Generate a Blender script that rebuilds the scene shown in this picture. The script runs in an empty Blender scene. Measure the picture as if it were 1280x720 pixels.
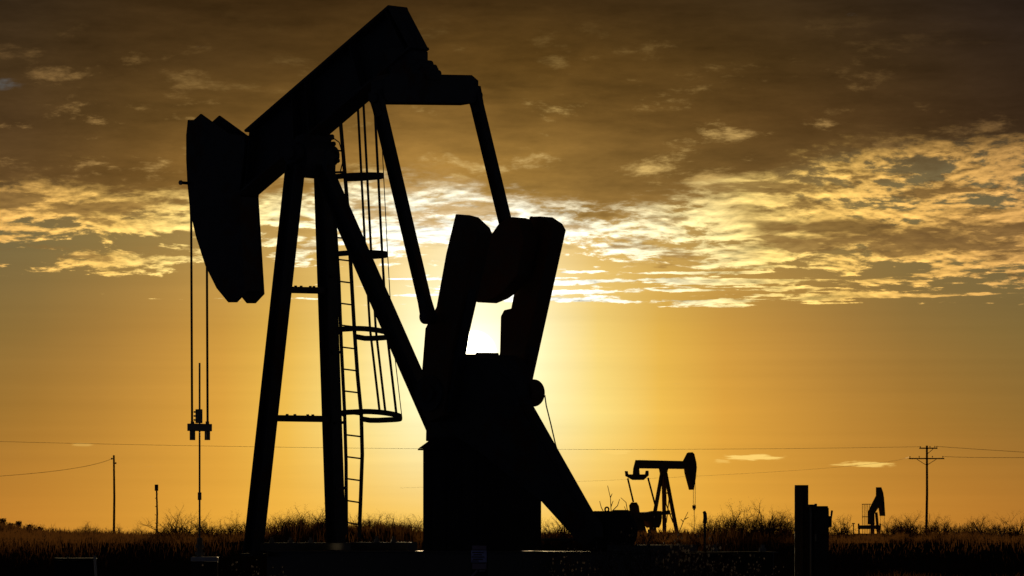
import bpy, bmesh, math, random
from mathutils import Vector, Matrix
random.seed(7)
scene = bpy.context.scene
C = scene.collection
F = 6300.0            # focal length in 1280-px units (177 mm lens on a 36 mm sensor)
HY = 668.0            # image row of the true horizon
CZ = 1.0              # camera height

# ------------------------------------------------------------------ helpers
def lin(r, g, b):
    f = lambda c: (c/255/12.92 if c/255 <= .04045 else ((c/255+.055)/1.055)**2.4)
    return (f(r), f(g), f(b), 1.0)

def at(x, y, Y):
    """point at depth Y that the survey of the place puts in direction (x, y)"""
    return Vector(((x-640)/F*Y, Y, CZ-(y-HY)/F*Y))

class Frame:
    """upright local frame of a pumping unit: u runs to the rear, v across, z up"""
    def __init__(s, px, Y0, ang, sgn=1):
        a = math.radians(ang)
        s.U = Vector((math.cos(a)*sgn, -math.sin(a), 0)); s.V = Vector((math.sin(a), math.cos(a)*sgn, 0))
        s.O = Vector(((px-640)/F*Y0, Y0, 0))
    def P(s, px, py, v=0.0):
        k = (px-640)/F
        bx, by = s.O.x+v*s.V.x, s.O.y+v*s.V.y
        u = (k*by-bx)/(s.U.x-k*s.U.y)
        return s.L(u, v, CZ-(py-HY)/F*(by+u*s.U.y))
    def L(s, u, v, z):
        p = s.O+s.U*u+s.V*v
        return Vector((p.x, p.y, z))
    def uz(s, px, py, v=0.0):
        p = s.P(px, py, v)
        return ((p-s.O).dot(s.U), p.z)

def link(name, bm, mat, parent=None, smooth=False, bevel=0.0):
    bmesh.ops.recalc_face_normals(bm, faces=bm.faces)
    me = bpy.data.meshes.new(name); bm.to_mesh(me); bm.free()
    if smooth:
        for p in me.polygons: p.use_smooth = True
    me.materials.append(mat)
    o = bpy.data.objects.new(name, me); C.objects.link(o)
    if parent is not None:
        o.parent = parent
        o.matrix_parent_inverse = parent_world(parent).inverted()
    if bevel:
        m = o.modifiers.new('edge', 'BEVEL'); m.width = bevel; m.segments = 2; m.limit_method = 'ANGLE'
    return o

def parent_world(p):
    m = p.matrix_basis.copy()
    if p.parent is not None:
        m = parent_world(p.parent) @ p.matrix_parent_inverse @ m
    return m

def tag(o, label=None, cat=None, group=None, kind=None):
    if label: o['label'] = label
    if cat: o['category'] = cat
    if group: o['group'] = group
    if kind: o['kind'] = kind
    return o

def thing(name, loc, label, cat, group=None):
    o = bpy.data.objects.new(name, None); C.objects.link(o)
    o.location = loc; o.empty_display_size = .3
    return tag(o, label, cat, group)

def B(): return bmesh.new()

def hull_box(bm, pts8):
    v = [bm.verts.new(p) for p in pts8]
    for f in ((0,1,2,3),(7,6,5,4),(0,4,5,1),(1,5,6,2),(2,6,7,3),(3,7,4,0)):
        bm.faces.new([v[i] for i in f])

def fbox(bm, fr, u0, u1, v0, v1, z0, z1):
    hull_box(bm, [fr.L(u0,v0,z0), fr.L(u1,v0,z0), fr.L(u1,v1,z0), fr.L(u0,v1,z0),
                  fr.L(u0,v0,z1), fr.L(u1,v0,z1), fr.L(u1,v1,z1), fr.L(u0,v1,z1)])

def prism(bm, fr, uzs, v0, v1):
    a = [bm.verts.new(fr.L(u, v0, z)) for u, z in uzs]
    b = [bm.verts.new(fr.L(u, v1, z)) for u, z in uzs]
    n = len(a)
    bm.faces.new(a); bm.faces.new(b[::-1])
    for i in range(n): bm.faces.new([a[i], b[i], b[(i+1)%n], a[(i+1)%n]])

def tube(bm, pts, r, n=8, r1=None, cap=True):
    pts = [Vector(p) for p in pts]; rings = []; m = len(pts)
    up = None
    for i, p in enumerate(pts):
        t = (pts[min(i+1, m-1)]-pts[max(i-1, 0)]).normalized()
        if up is None:
            up = t.orthogonal().normalized()
        up = (up-t*up.dot(t)).normalized(); w = t.cross(up)
        rr = r if r1 is None else r+(r1-r)*i/(m-1)
        rings.append([bm.verts.new(p+up*rr*math.cos(2*math.pi*k/n)+w*rr*math.sin(2*math.pi*k/n)) for k in range(n)])
    for i in range(m-1):
        for k in range(n):
            bm.faces.new([rings[i][k], rings[i][(k+1)%n], rings[i+1][(k+1)%n], rings[i+1][k]])
    if cap and n > 2:
        bm.faces.new(rings[0][::-1]); bm.faces.new(rings[-1])

def strap(bm, pts, wdir, w, t):
    """flat bar swept along pts: w wide along wdir, t thick"""
    pts = [Vector(p) for p in pts]; rings = []; m = len(pts)
    for i, p in enumerate(pts):
        d = (pts[min(i+1, m-1)]-pts[max(i-1, 0)]).normalized()
        a = (wdir-d*wdir.dot(d)).normalized(); b = d.cross(a)
        rings.append([bm.verts.new(p+a*sx*w/2+b*sy*t/2) for sx, sy in ((-1,-1),(1,-1),(1,1),(-1,1))])
    for i in range(m-1):
        for k in range(4): bm.faces.new([rings[i][k], rings[i][(k+1)%4], rings[i+1][(k+1)%4], rings[i+1][k]])
    bm.faces.new(rings[0][::-1]); bm.faces.new(rings[-1])

def bar(bm, p0, p1, side, w, d, w1=None, d1=None):
    """rectangular bar p0->p1, w along 'side', d across it"""
    p0, p1 = Vector(p0), Vector(p1); t = (p1-p0).normalized()
    a = (side-t*side.dot(t)).normalized(); b = t.cross(a)
    w1 = w if w1 is None else w1; d1 = d if d1 is None else d1
    q = [p0+a*sx*w/2+b*sy*d/2 for sx, sy in ((-1,-1),(1,-1),(1,1),(-1,1))]
    q += [p1+a*sx*w1/2+b*sy*d1/2 for sx, sy in ((-1,-1),(1,-1),(1,1),(-1,1))]
    hull_box(bm, q)

def hbeam(bm, p0, p1, side, w, d, tf=.018, tw=.012):
    """wide-flange section: flanges w wide along 'side', d deep"""
    p0, p1 = Vector(p0), Vector(p1); t = (p1-p0).normalized()
    a = (side-t*side.dot(t)).normalized(); b = t.cross(a)
    for s in (-1, 1): bar(bm, p0+b*s*(d-tf)/2, p1+b*s*(d-tf)/2, side, w, tf)
    bar(bm, p0, p1, side, tw, d-2*tf-.002)

def disc(bm, c, axis, r, h, n=28):
    axis = Vector(axis).normalized(); c = Vector(c)
    tube(bm, [c-axis*h/2, c+axis*h/2], r, n)

# ------------------------------------------------------------------ materials
def material(name, col, rough=.6, metal=0.0, var=.25, scale=6.0, bump=0.0, transl=0.0, tcol=None, spec=.5, rust=None, rust_amt=.45):
    m = bpy.data.materials.new(name); m.use_nodes = True
    nt = m.node_tree; N = nt.nodes; Lk = nt.links.new
    p = N['Principled BSDF']; out = N['Material Output']
    tc = N.new('ShaderNodeTexCoord'); ns = N.new('ShaderNodeTexNoise')
    ns.inputs['Scale'].default_value = scale; ns.inputs['Detail'].default_value = 6
    Lk(tc.outputs['Object'], ns.inputs['Vector'])
    mx = N.new('ShaderNodeMix'); mx.data_type = 'RGBA'
    c = Vector(col[:3])
    mx.inputs[6].default_value = (*(c*(1-var)), 1); mx.inputs[7].default_value = (*(c*(1+var)), 1)
    Lk(ns.outputs['Fac'], mx.inputs[0]); csock = mx.outputs[2]
    rsock = None
    if rust:
        n2 = N.new('ShaderNodeTexNoise'); n2.inputs['Scale'].default_value = scale*.35; n2.inputs['Detail'].default_value = 9
        n2.inputs['Roughness'].default_value = .7
        Lk(tc.outputs['Object'], n2.inputs['Vector'])
        cr = N.new('ShaderNodeMapRange'); cr.inputs[1].default_value = 1-rust_amt-.07; cr.inputs[2].default_value = 1-rust_amt+.07
        Lk(n2.outputs['Fac'], cr.inputs[0])
        m2 = N.new('ShaderNodeMix'); m2.data_type = 'RGBA'; m2.inputs[7].default_value = (*rust[:3], 1)
        Lk(cr.outputs[0], m2.inputs[0]); Lk(csock, m2.inputs[6]); csock = m2.outputs[2]
        rr = N.new('ShaderNodeMapRange'); rr.inputs[3].default_value = rough; rr.inputs[4].default_value = .85
        Lk(cr.outputs[0], rr.inputs[0]); rsock = rr.outputs[0]
    Lk(csock, p.inputs['Base Color'])
    p.inputs['Roughness'].default_value = rough; p.inputs['Metallic'].default_value = metal
    p.inputs['Specular IOR Level'].default_value = spec
    if rsock: Lk(rsock, p.inputs['Roughness'])
    if bump:
        bp = N.new('ShaderNodeBump'); bp.inputs['Strength'].default_value = bump; bp.inputs['Distance'].default_value = .02
        Lk(ns.outputs['Fac'], bp.inputs['Height']); Lk(bp.outputs['Normal'], p.inputs['Normal'])
    if transl:
        tr = N.new('ShaderNodeBsdfTranslucent'); tr.inputs['Color'].default_value = tcol or (*col[:3], 1)
        ms = N.new('ShaderNodeMixShader'); ms.inputs[0].default_value = transl
        Lk(p.outputs[0], ms.inputs[1]); Lk(tr.outputs[0], ms.inputs[2]); Lk(ms.outputs[0], out.inputs['Surface'])
    return m

M_paint = material('weathered_black_paint', (.042,.046,.06), .58, 0, .35, 5, .15, spec=.25, rust=(.07,.036,.022), rust_amt=.42)
M_skid = material('skid_black_paint', (.035,.036,.042), .36, 0, .35, 5, .1)
M_weight = material('cast_iron_brown', (.06,.034,.022), .62, 0, .4, 7, .3, rust=(.10,.042,.02), rust_amt=.5)
M_steel = material('worn_steel', (.12,.11,.10), .35, .8, .3, 14, .1)
M_cable = material('greased_wire_rope', (.03,.028,.025), .5, .5, .2, 60)
M_far = material('haze_lightened_rusty_paint', (.20,.13,.075), .9, 0, .3, 1.5, spec=.1, rust=(.19,.11,.06), rust_amt=.5)  # rusty paint made lighter, so the colour carries the haze of distance
M_conc = material('old_concrete', (.22,.21,.20), .9, 0, .25, 4, .4)
M_wood = material('weathered_wood', (.075,.05,.033), .85, 0, .4, 9, .4)
M_polewood = material('creosote_pole_wood', (.06,.035,.022), .9, 0, .4, 3, .3)
M_box = material('dark_enamel', (.03,.03,.038), .75, 0, .3, 8, .1, spec=.2)
M_sign = material('blue_white_sign_paint', (.42,.46,.95), .45, 0, .15, 6)
M_signhead = material('faded_purple_sign_paint', (.3,.24,.4), .5, 0, .15, 6)
M_ink = material('dark_ink', (.03,.03,.05), .6, 0, .1, 6)
M_white = material('dirty_white_paint', (.62,.58,.50), .35, 0, .25, 12)
M_tank = material('sky_tinted_enamel', (.28,.34,.52), .4, 0, .25, 5, .1)  # pale blue puts the sky light on the box lid into its colour
M_ceram = material('brown_glazed_ceramic', (.08,.04,.025), .25, 0, .1, 6)
M_twig = material('dry_mesquite_twig', (.045,.026,.015), .7, 0, .4, 3, transl=.2, tcol=(.22,.08,.02,1))
M_grass = material('dry_straw_grass', (.05,.03,.016), .8, 0, .5, .35, transl=.34, tcol=(.17,.075,.022,1), spec=.0)
M_leaf = material('dry_seed_head', (.25,.22,.2), .35, 0, .3, 5, transl=.5, tcol=(.5,.46,.44,1))

# ------------------------------------------------------------------ sky (procedural world, keyed to compass direction and elevation)
SUNX, SUNY = 592.0, 442.0
world = bpy.data.worlds.new('World'); scene.world = world; world.use_nodes = True
world.cycles.sampling_method = 'MANUAL'; world.cycles.sample_map_resolution = 1024
wt = world.node_tree; WN = wt.nodes; WL = wt.links.new
class E:
    """scalar node expression"""
    def __init__(s, sock): s.s = sock
    @staticmethod
    def m(op, *a, clamp=False):
        n = WN.new('ShaderNodeMath'); n.operation = op; n.use_clamp = clamp
        for i, x in enumerate(a):
            if isinstance(x, E): WL(x.s, n.inputs[i])
            else: n.inputs[i].default_value = float(x)
        return E(n.outputs[0])
    def __add__(s, o): return E.m('ADD', s, o)
    __radd__ = __add__
    def __sub__(s, o): return E.m('SUBTRACT', s, o)
    def __rsub__(s, o): return E.m('SUBTRACT', o, s)
    def __mul__(s, o): return E.m('MULTIPLY', s, o)
    __rmul__ = __mul__
    def __truediv__(s, o): return E.m('DIVIDE', s, o)
def ss(x, a, b, lo=0.0, hi=1.0):
    n = WN.new('ShaderNodeMapRange'); n.interpolation_type = 'SMOOTHSTEP'
    WL(x.s, n.inputs[0])
    for i, v in enumerate((a, b, lo, hi)): n.inputs[1+i].default_value = v
    return E(n.outputs[0])
def lerp(x, stops):
    """piecewise-linear scalar curve of x"""
    r = WN.new('ShaderNodeFloatCurve'); lo, hi = stops[0][0], stops[-1][0]
    t = E.m('MULTIPLY', x-lo, 1.0/(hi-lo), clamp=True); WL(t.s, r.inputs['Value'])
    ymin = min(v for _, v in stops); ymax = max(v for _, v in stops); rg = (ymax-ymin) or 1
    c = r.mapping.curves[0]
    pts = [((p-lo)/(hi-lo), (v-ymin)/rg) for p, v in stops]
    c.points[0].location = pts[0]; c.points[1].location = pts[-1]
    for p in pts[1:-1]: c.points.new(*p)
    for p in c.points: p.handle_type = 'VECTOR'
    r.mapping.update()
    return E(r.outputs[0])*rg+ymin
def noise(x, y, z, detail=6, rough=.55, lac=2.0, dist=0.0):
    c = WN.new('ShaderNodeCombineXYZ')
    for i, q in enumerate((x, y, z)):
        if isinstance(q, E): WL(q.s, c.inputs[i])
        else: c.inputs[i].default_value = q
    n = WN.new('ShaderNodeTexNoise'); n.inputs['Scale'].default_value = 1; n.inputs['Detail'].default_value = detail
    n.inputs['Roughness'].default_value = rough; n.inputs['Lacunarity'].default_value = lac; n.inputs['Distortion'].default_value = dist
    WL(c.outputs[0], n.inputs['Vector'])
    return E(n.outputs['Fac'])
def colramp(x, stops):
    lo, hi = stops[0][0], stops[-1][0]
    r = WN.new('ShaderNodeValToRGB'); t = E.m('MULTIPLY', x-lo, 1.0/(hi-lo), clamp=True); WL(t.s, r.inputs[0])
    e = r.color_ramp.elements
    e[0].position = 0; e[0].color = lin(*stops[0][1]); e[1].position = 1; e[1].color = lin(*stops[-1][1])
    for p, c in stops[1:-1]:
        k = e.new((p-lo)/(hi-lo)); k.color = lin(*c)
    return r.outputs[0]
def cscale(c, f):
    n = WN.new('ShaderNodeVectorMath'); n.operation = 'SCALE'
    if isinstance(c, tuple): n.inputs[0].default_value = c[:3]
    else: WL(c, n.inputs[0])
    if isinstance(f, E): WL(f.s, n.inputs['Scale'])
    else: n.inputs['Scale'].default_value = f
    return n.outputs[0]
def cadd(a, b):
    n = WN.new('ShaderNodeVectorMath'); n.operation = 'ADD'; WL(a, n.inputs[0]); WL(b, n.inputs[1]); return n.outputs[0]
def cmix(a, b, f):
    n = WN.new('ShaderNodeMix'); n.data_type = 'RGBA'; WL(f.s, n.inputs[0])
    for i, c in ((6, a), (7, b)):
        if isinstance(c, tuple): n.inputs[i].default_value = c
        else: WL(c, n.inputs[i])
    return n.outputs[2]

def build_sky():
    tc = WN.new('ShaderNodeTexCoord'); sp = WN.new('ShaderNodeSeparateXYZ'); WL(tc.outputs['Generated'], sp.inputs[0])
    dx, dy, dz = (E(o) for o in sp.outputs)
    az = E.m('ARCTAN2', dx, dy); el = E.m('ARCSINE', dz)
    X = az*F+640; Y = HY-el*F                  # compass bearing and elevation, in 1/6300 rad steps
    ddx = X-SUNX; ddy = Y-SUNY
    r = E.m('SQRT', ddx*ddx+ddy*ddy)
    adx = E.m('ABSOLUTE', ddx)
    # ---- clear air: colour against angle from the sun, row by row of elevation
    far = [(1200,(92,76,50)),(3000,(70,66,60)),(8000,(70,72,80)),(20000,(76,84,102))]
    rows = [(150,[(0,(236,196,124)),(200,(196,156,90)),(420,(128,108,68)),(676,(98,88,66))]+far),
            (300,[(0,(255,240,190)),(96,(250,214,140)),(150,(228,188,108)),(256,(190,152,82)),(366,(158,128,70)),(456,(140,116,66)),(556,(122,106,66)),(676,(110,98,66))]+far),
            (415,[(0,(255,246,200)),(60,(255,244,192)),(96,(255,241,182)),(146,(245,213,124)),(206,(232,188,82)),(256,(219,168,72)),(306,(205,153,65)),(366,(190,140,62)),(456,(165,123,58)),(556,(142,110,55)),(676,(128,104,55))]+far),
            (520,[(0,(255,252,205)),(96,(254,242,176)),(156,(251,222,130)),(216,(244,197,86)),(286,(228,168,65)),(356,(212,153,60)),(456,(186,133,54)),(556,(165,118,48)),(676,(146,108,48))]+far),
            (655,[(0,(250,204,100)),(120,(248,194,82)),(220,(241,180,68)),(300,(232,168,60)),(370,(222,157,55)),(450,(210,145,51)),(575,(196,130,46)),(676,(183,120,43))]+far)]
    clear = None; py = None
    for yy, st in rows:
        c = colramp(adx, st)
        clear = c if clear is None else cmix(clear, c, E.m('MULTIPLY', Y-py, 1.0/(yy-py), clamp=True))
        py = yy
    back = lerp(Y, [(-9000,.35),(-600,.6),(0,1),(800,1)])
    g1 = E.m('POWER', 2.71828, r*(-1/30.0))*1.5
    band = (noise(X/520, Y/15, 71.0, 4, .55)-.5)*.16+(noise(X/1400, Y/60, 77.0, 2)-.5)*.16+1.0
    clear = cadd(cscale(clear, back*band), cscale((1,.9,.58), g1))
    # ---- clouds: a thick deck above, broken ripples of altocumulus under it
    wx = noise(X/230, Y/120, 3.1, 2)-.5
    wy = noise(X/210, Y/110, 8.7, 2)-.5
    cx = X+wx*80
    big = noise(cx/300, (Y+wy*30)/80, 1.7, 3, .5)
    def dens(dy, dm, df):
        q = E.m('MAXIMUM', 700-dy-(Y+wy*30), 60.0)
        yl = E.m('LOGARITHM', q, 2.71828)*(-430.0)  # compresses rows near the horizon
        mid = noise(cx/74, yl/17, 5.2, dm, .62)
        fine = noise(cx/24, yl/7.0, 9.4, df, .62)
        return mid, fine, mid*.45+fine*.23
    mid2 = noise(cx/110+7.7, Y/25, 61.2, 6, .62)
    mid, fine, dm0 = dens(0.0, 7, 4)
    d0 = big*.34+dm0
    _, _, d1 = dens(5.0, 4, 2)
    Ye = Y+ss(X, 330, 200, 0, 1)*34+(noise(X/150, 0.3, 2.2, 3)-.5)*46
    bias = lerp(Ye, [(-300,.16),(150,.08),(215,.035),(262,.03),(300,.030),(325,.0),(345,-.05),(372,-.08),(386,-.12),(402,-.22),(430,-.4),(470,-.6)])
    bias = bias-ss(X, 700, 560, 0, 1)*ss(X, 60, 330, 0, 1)*ss(Y, 300, 330)*.02
    def bump(x0, y0, wx_, wy_, k):
        p = (X-x0)*(1.0/wx_); q = (Y-y0)*(1.0/wy_)
        return E.m('POWER', 2.71828, (p*p+q*q)*-1.0)*k
    bias = bias+bump(168,325,85,15,.13)+bump(560,288,170,24,.07)+bump(60,282,150,20,.03)-bump(150,306,120,8,.05)-bump(800,345,200,9,.03)
    bias = bias-ss(Y, 275, 205)*ss(X, 820, 1000)*.028
    den = d0+bias
    cov = ss(den, .490, .554)
    thick = ss(big*.25+mid2*.55+mid*.2+bias*.6, .53, .60)
    Ys = Y+(noise(X/170, .7, 4.4, 4)-.5)*44
    streak = ss(noise(cx/240, Y/9.5+cx/900, 44.2, 6, .6)+lerp(Ys, [(-300,-.3),(318,-.3),(338,-.03),(352,.0),(368,.03),(377,.0),(384,-.12),(398,-.3),(700,-.3)])+lerp(X, [(-3000,-.2),(0,-.2),(430,-.13),(520,-.05),(660,.02),(1100,.03),(1240,-.02),(1400,-.05),(4000,-.1)])+(fine-.5)*.30+(mid-.5)*.22, .505, .565)
    relief = (dm0-d1)                              # undersides face the low sun
    # the thick deck, with a ragged lower edge
    edge = lerp(X, [(-600,248),(0,250),(230,250),(420,246),(600,258),(740,266),(860,250),(960,224),(1080,198),(1280,174),(2200,160)])
    deckcov = ss(Y-edge+(big-.5)*170+(mid-.5)*95+(fine-.5)*30, 34, -30)
    blob = ss(noise(X/190+.35, Y/46+.2, 21.3, 5, .55), .555, .66)*ss(Y, 180, 225)*ss(Y, 325, 292)*ss(X, 850, 980)
    puff = ss(noise(cx/105+.4, Y/36, 35.7, 8, .66)*.8+mid*.2, .53, .71)*lerp(Y, [(-200,0),(15,0),(60,.18),(110,.36),(160,.9),(225,.85),(260,0)])*lerp(X, [(-2000,.8),(0,1.6),(130,1.5),(330,.45),(480,.75),(1000,1),(1150,.6),(3000,.5)])
    lit = colramp(r, [(0,(255,255,250)),(190,(255,253,232)),(270,(255,240,182)),(370,(255,222,132)),(470,(250,202,106)),(580,(236,182,94)),(720,(214,162,90)),(1200,(150,112,66)),(3000,(60,48,36)),(20000,(20,20,24))])
    litgain = lerp(r, [(0,1.7),(150,1.35),(260,1.12),(360,1.0),(3000,1.0)])
    lit = cscale(lit, litgain*(relief*4.2+fine*.5+.66)*ss(Y, 150, 270, .64, 1.06))
    w = [(-9000,(24,22,22)),(-1500,(36,30,26))]; e = [(1500,(26,23,23)),(9000,(20,20,22))]
    drows = [(-500,w+[(-574,(36,30,24)),(46,(44,34,22)),(676,(28,24,24))]+e),
             (0,w+[(-574,(55,42,28)),(-440,(58,41,21)),(-300,(60,41,19)),(46,(65,45,20)),(366,(55,40,22)),(676,(32,26,24))]+e),
             (80,w+[(-574,(68,50,28)),(-440,(68,48,23)),(-300,(76,54,25)),(46,(100,71,29)),(366,(70,50,23)),(676,(42,31,23))]+e),
             (150,w+[(-574,(76,55,31)),(-440,(86,62,29)),(-300,(108,78,35)),(-50,(138,102,47)),(46,(129,95,43)),(366,(88,62,29)),(676,(52,37,25))]+e),
             (220,w+[(-574,(92,67,36)),(-440,(106,76,36)),(-370,(135,98,45)),(-50,(166,125,59)),(46,(158,119,55)),(150,(141,106,51)),(366,(106,78,39)),(676,(70,52,32))]+e),
             (300,w+[(-574,(122,94,52)),(-300,(165,125,62)),(0,(205,164,88)),(150,(168,128,64)),(400,(122,91,48)),(676,(94,70,41))]+e)]
    deck = None
    for yy, st in drows:
        c = colramp(ddx, st)
        deck = c if deck is None else cmix(deck, c, E.m('MULTIPLY', Y-py, 1.0/(yy-py), clamp=True))
        py = yy
    deck = cscale(deck, (mid2-.5)*1.05+(fine-.5)*.25+(big-.5)*.75+ss(Y, 0, 190, .84, .94))
    sky = cmix(clear, lit, cov)
    sky = cmix(sky, deck, thick*.85)
    sky = cmix(sky, cscale(lit, .92), streak)
    sky = cmix(sky, deck, blob*.9)
    sky = cmix(sky, deck, deckcov)
    gold = colramp(r, [(0,(255,244,190)),(300,(246,206,122)),(500,(196,154,88)),(720,(152,114,68)),(3000,(50,42,34)),(20000,(20,20,24))])
    sky = cmix(sky, gold, puff*deckcov)
    sky = cmix(sky, lin(104,112,114), ss(bump(2,109,30,11,.7)+(mid-.5)*1.8, .35, .9)*.6)
    # ---- low wisps just above the horizon
    wn = noise(X/30, Y/3.2, 51.0, 5, .62)
    for (a, b, w, h, k) in ((940,572,46,4.5,.95),(1082,580.5,44,4.5,.8),(770,565,28,3.5,.6),(905,577,14,3,.4),(420,562,24,2.5,.3),(105,556,18,2.5,.25)):
        q = (X-a)*(1/w); p = (Y-b)*(1/h)
        f = ss(E.m('POWER', 2.71828, (q*q+p*p)*-.9)+(wn-.5)*1.5, .46, .80)*k*ss(E.m('ABSOLUTE', q), 1.5, .6)
        sky = cmix(sky, lin(255,212,112), f)
    # solar disc softened by the thin haze in front of it
    sky = cadd(sky, cscale((1,.93,.7), ss(r, 30, 22)*5.0))
    bg = WN['Background']; out = WN['World Output']
    # daylight base from the physical sky
    nis = WN.new('ShaderNodeTexSky'); nis.sky_type = 'NISHITA'; nis.sun_disc = False
    nis.sun_elevation = (HY-SUNY)/F; nis.sun_rotation = (SUNX-640)/F; nis.dust_density = 2.0
    b2 = WN.new('ShaderNodeBackground'); WL(nis.outputs[0], b2.inputs[0]); b2.inputs[1].default_value = NISHITA_K
    WL(sky, bg.inputs[0]); bg.inputs[1].default_value = 1.0
    ad = WN.new('ShaderNodeAddShader'); WL(bg.outputs[0], ad.inputs[0]); WL(b2.outputs[0], ad.inputs[1])
    WL(ad.outputs[0], out.inputs['Surface'])
NISHITA_K = 0.0004
build_sky()

sd = bpy.data.lights.new('sun', 'SUN'); sd.energy = 2.6; sd.angle = math.radians(.53); sd.color = (1.0, .72, .36)
so = bpy.data.objects.new('sun', sd); C.objects.link(so)
sdir = Vector((math.sin((SUNX-640)/F), math.cos((SUNX-640)/F), math.tan((HY-SUNY)/F)))
so.rotation_euler = sdir.to_track_quat('Z', 'Y').to_euler()
so.location = (0, 60, 40)

cam = bpy.data.cameras.new('camera'); co = bpy.data.objects.new('camera', cam); C.objects.link(co)
co.location = (0, 0, CZ); co.rotation_euler = (math.pi/2, 0, 0)
cam.sensor_width = 36; cam.lens = 36*F/1280; cam.shift_y = (HY-360)/1280
cam.clip_start = .5; cam.clip_end = 60000
cam.dof.use_dof = True; cam.dof.focus_distance = 70; cam.dof.aperture_fstop = 26
scene.camera = co
scene.view_settings.view_transform = 'Standard'; scene.view_settings.look = 'None'; scene.view_settings.exposure = 0


# ------------------------------------------------------------------ ground
def gz(x, y):
    t = min(max((y-100-6*math.sin(x*.35+1)-4*math.sin(x*.83))/17, 0), 1); t = t*t*(3-2*t)
    z = .80*t
    if y > 110:
        k = min((y-110)/120, 1)
        z += k*(.10*math.sin(x*.21+y*.031)+.07*math.sin(x*.53-y*.047+1.3)+.06*math.sin(x*.11+2.1))
    px = x/y*F+640
    z += 1.15*math.exp(-((px+70)/120)**2)*math.exp(-((y-330)/130)**2)
    z += .12*math.exp(-((px-430)/110)**2)*math.exp(-((y-125)/40)**2)
    if y > 900: z += -.0006*(y-900) if y < 2000 else -.66
    return z

def build_ground():
    bm = B(); ys = [-60,-20,0,10,20,30,40,48,56]
    y = 62.0
    while y < 420: ys.append(y); y *= 1.028
    while y < 40000: ys.append(y); y *= 1.3
    rows = []
    for yy in ys:
        n = 90; W = max(60, abs(yy)*.55) if yy < 1000 else yy*1.2
        row = []
        for i in range(n+1):
            s = (i/n)*2-1
            s = math.copysign(abs(s)**1.6, s)
            xx = s*W
            row.append(bm.verts.new((xx, yy, gz(xx, max(yy, 1)))))
        rows.append(row)
    for a, b in zip(rows, rows[1:]):
        for i in range(len(a)-1): bm.faces.new([a[i], a[i+1], b[i+1], b[i]])
    m = material('dry_caliche_soil', (.045,.034,.026), 1.0, 0, .5, .6, .6, spec=0.0)
    tag(link('ground', bm, m, smooth=True), kind='structure')
build_ground()

# ------------------------------------------------------------------ the big pumping unit
fr = Frame(390, 70, 40)
V, U, Z = fr.V, fr.U, Vector((0, 0, 1))
P = fr.P
pj = thing('pumpjack', fr.L(2.5, 0, .475), 'huge black silhouetted pumpjack with its head lowered, filling the left half of the view', 'pumpjack')
def part(name, bm, m, parent=None, bevel=0.0, smooth=False, label=None):
    o = link(name, bm, m, parent or pj, smooth, bevel)
    if label: o['label'] = label
    return o
def uzs(pts, v=0.0, f=fr): return [f.uz(x, y, v) for x, y in pts]

# walking beam: built-up I section with stiffeners
bt0, bt1 = fr.uz(317,163.6), fr.uz(497,7.6); bb0, bb1 = fr.uz(309,245), fr.uz(525,60.5)
bm = B()
def off(a, b, d):
    dx, dz = b[0]-a[0], b[1]-a[1]; l = math.hypot(dx, dz); return (-dz/l*d, dx/l*d)
o = off(bt0, bt1, -.035)
prism(bm, fr, [bt0, bt1, (bt1[0]+o[0], bt1[1]+o[1]), (bt0[0]+o[0], bt0[1]+o[1])], -.2, .2)
o = off(bb0, bb1, .035)
prism(bm, fr, [bb0, bb1, (bb1[0]+o[0], bb1[1]+o[1]), (bb0[0]+o[0], bb0[1]+o[1])], -.2, .2)
prism(bm, fr, [bt0, bt1, bb1, bb0], -.018, .018)
for k in (.04, .33, .42, .72, .97, .995):
    a = (bt0[0]+(bt1[0]-bt0[0])*k, bt0[1]+(bt1[1]-bt0[1])*k); b = (bb0[0]+(bb1[0]-bb0[0])*k, bb0[1]+(bb1[1]-bb0[1])*k)
    h = .006 if k < .99 else .012
    d = off(bt0, bt1, 1); d = (d[1]*h, -d[0]*h)
    prism(bm, fr, [(a[0]-d[0],a[1]-d[1]),(a[0]+d[0],a[1]+d[1]),(b[0]+d[0],b[1]+d[1]),(b[0]-d[0],b[1]-d[1])], -.194, .194)
part('walking_beam', bm, M_paint, bevel=.004)

# horse head
arc = [(254.5,151),(247,151),(245,170),(245,200),(246.5,230),(250,265),(257,296),(269,333),(283,361),(297.5,378.6)]
rear = [(307.5,378.6),(318.5,367),(311,246),(318,190),(318,171),(297.5,168.2)]
prof = uzs([(263,143.3)]+arc+rear)
head_bm = B()
prism(head_bm, fr, prof, -.205, -.175); prism(head_bm, fr, prof, .175, .205)
face = uzs([(x+1.5,y) for x, y in arc[1:-1]]+[(289,364)])
inner = uzs([(x+4.5,y+1) for x, y in arc[1:-1]]+[(292,363)])
prism(head_bm, fr, face+inner[::-1], -.172, .172)
prism(head_bm, fr, uzs([(306,248),(311,246),(317,364),(312,366)]), -.172, .172)
head = part('horse_head', head_bm, M_paint, bevel=.004)
bm = B(); a = P(235.6,229,-.2)
tube(bm, [a, a-V*.16], .022, 10); disc(bm, a-V*.16, V, .034, .02, 10)
part('hanger_pin', bm, M_steel, head)
for s in (-1, 1):
    bm = B()
    k = 9.7*s; tube(bm, [P(246.5+k,212,.165*s), P(247.4+k,240,.165*s), P(248.7+k,275,.165*s), P(249.8+k,528,.165*s)], .0165, 8)
    part('bridle_cable', bm, M_cable)
bm = B(); c = P(249.6,534.3,0)
bar(bm, c-V*.2, c+V*.2, U, .11, .105)
cb = part('carrier_bar', bm, M_steel, bevel=.006)
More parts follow.
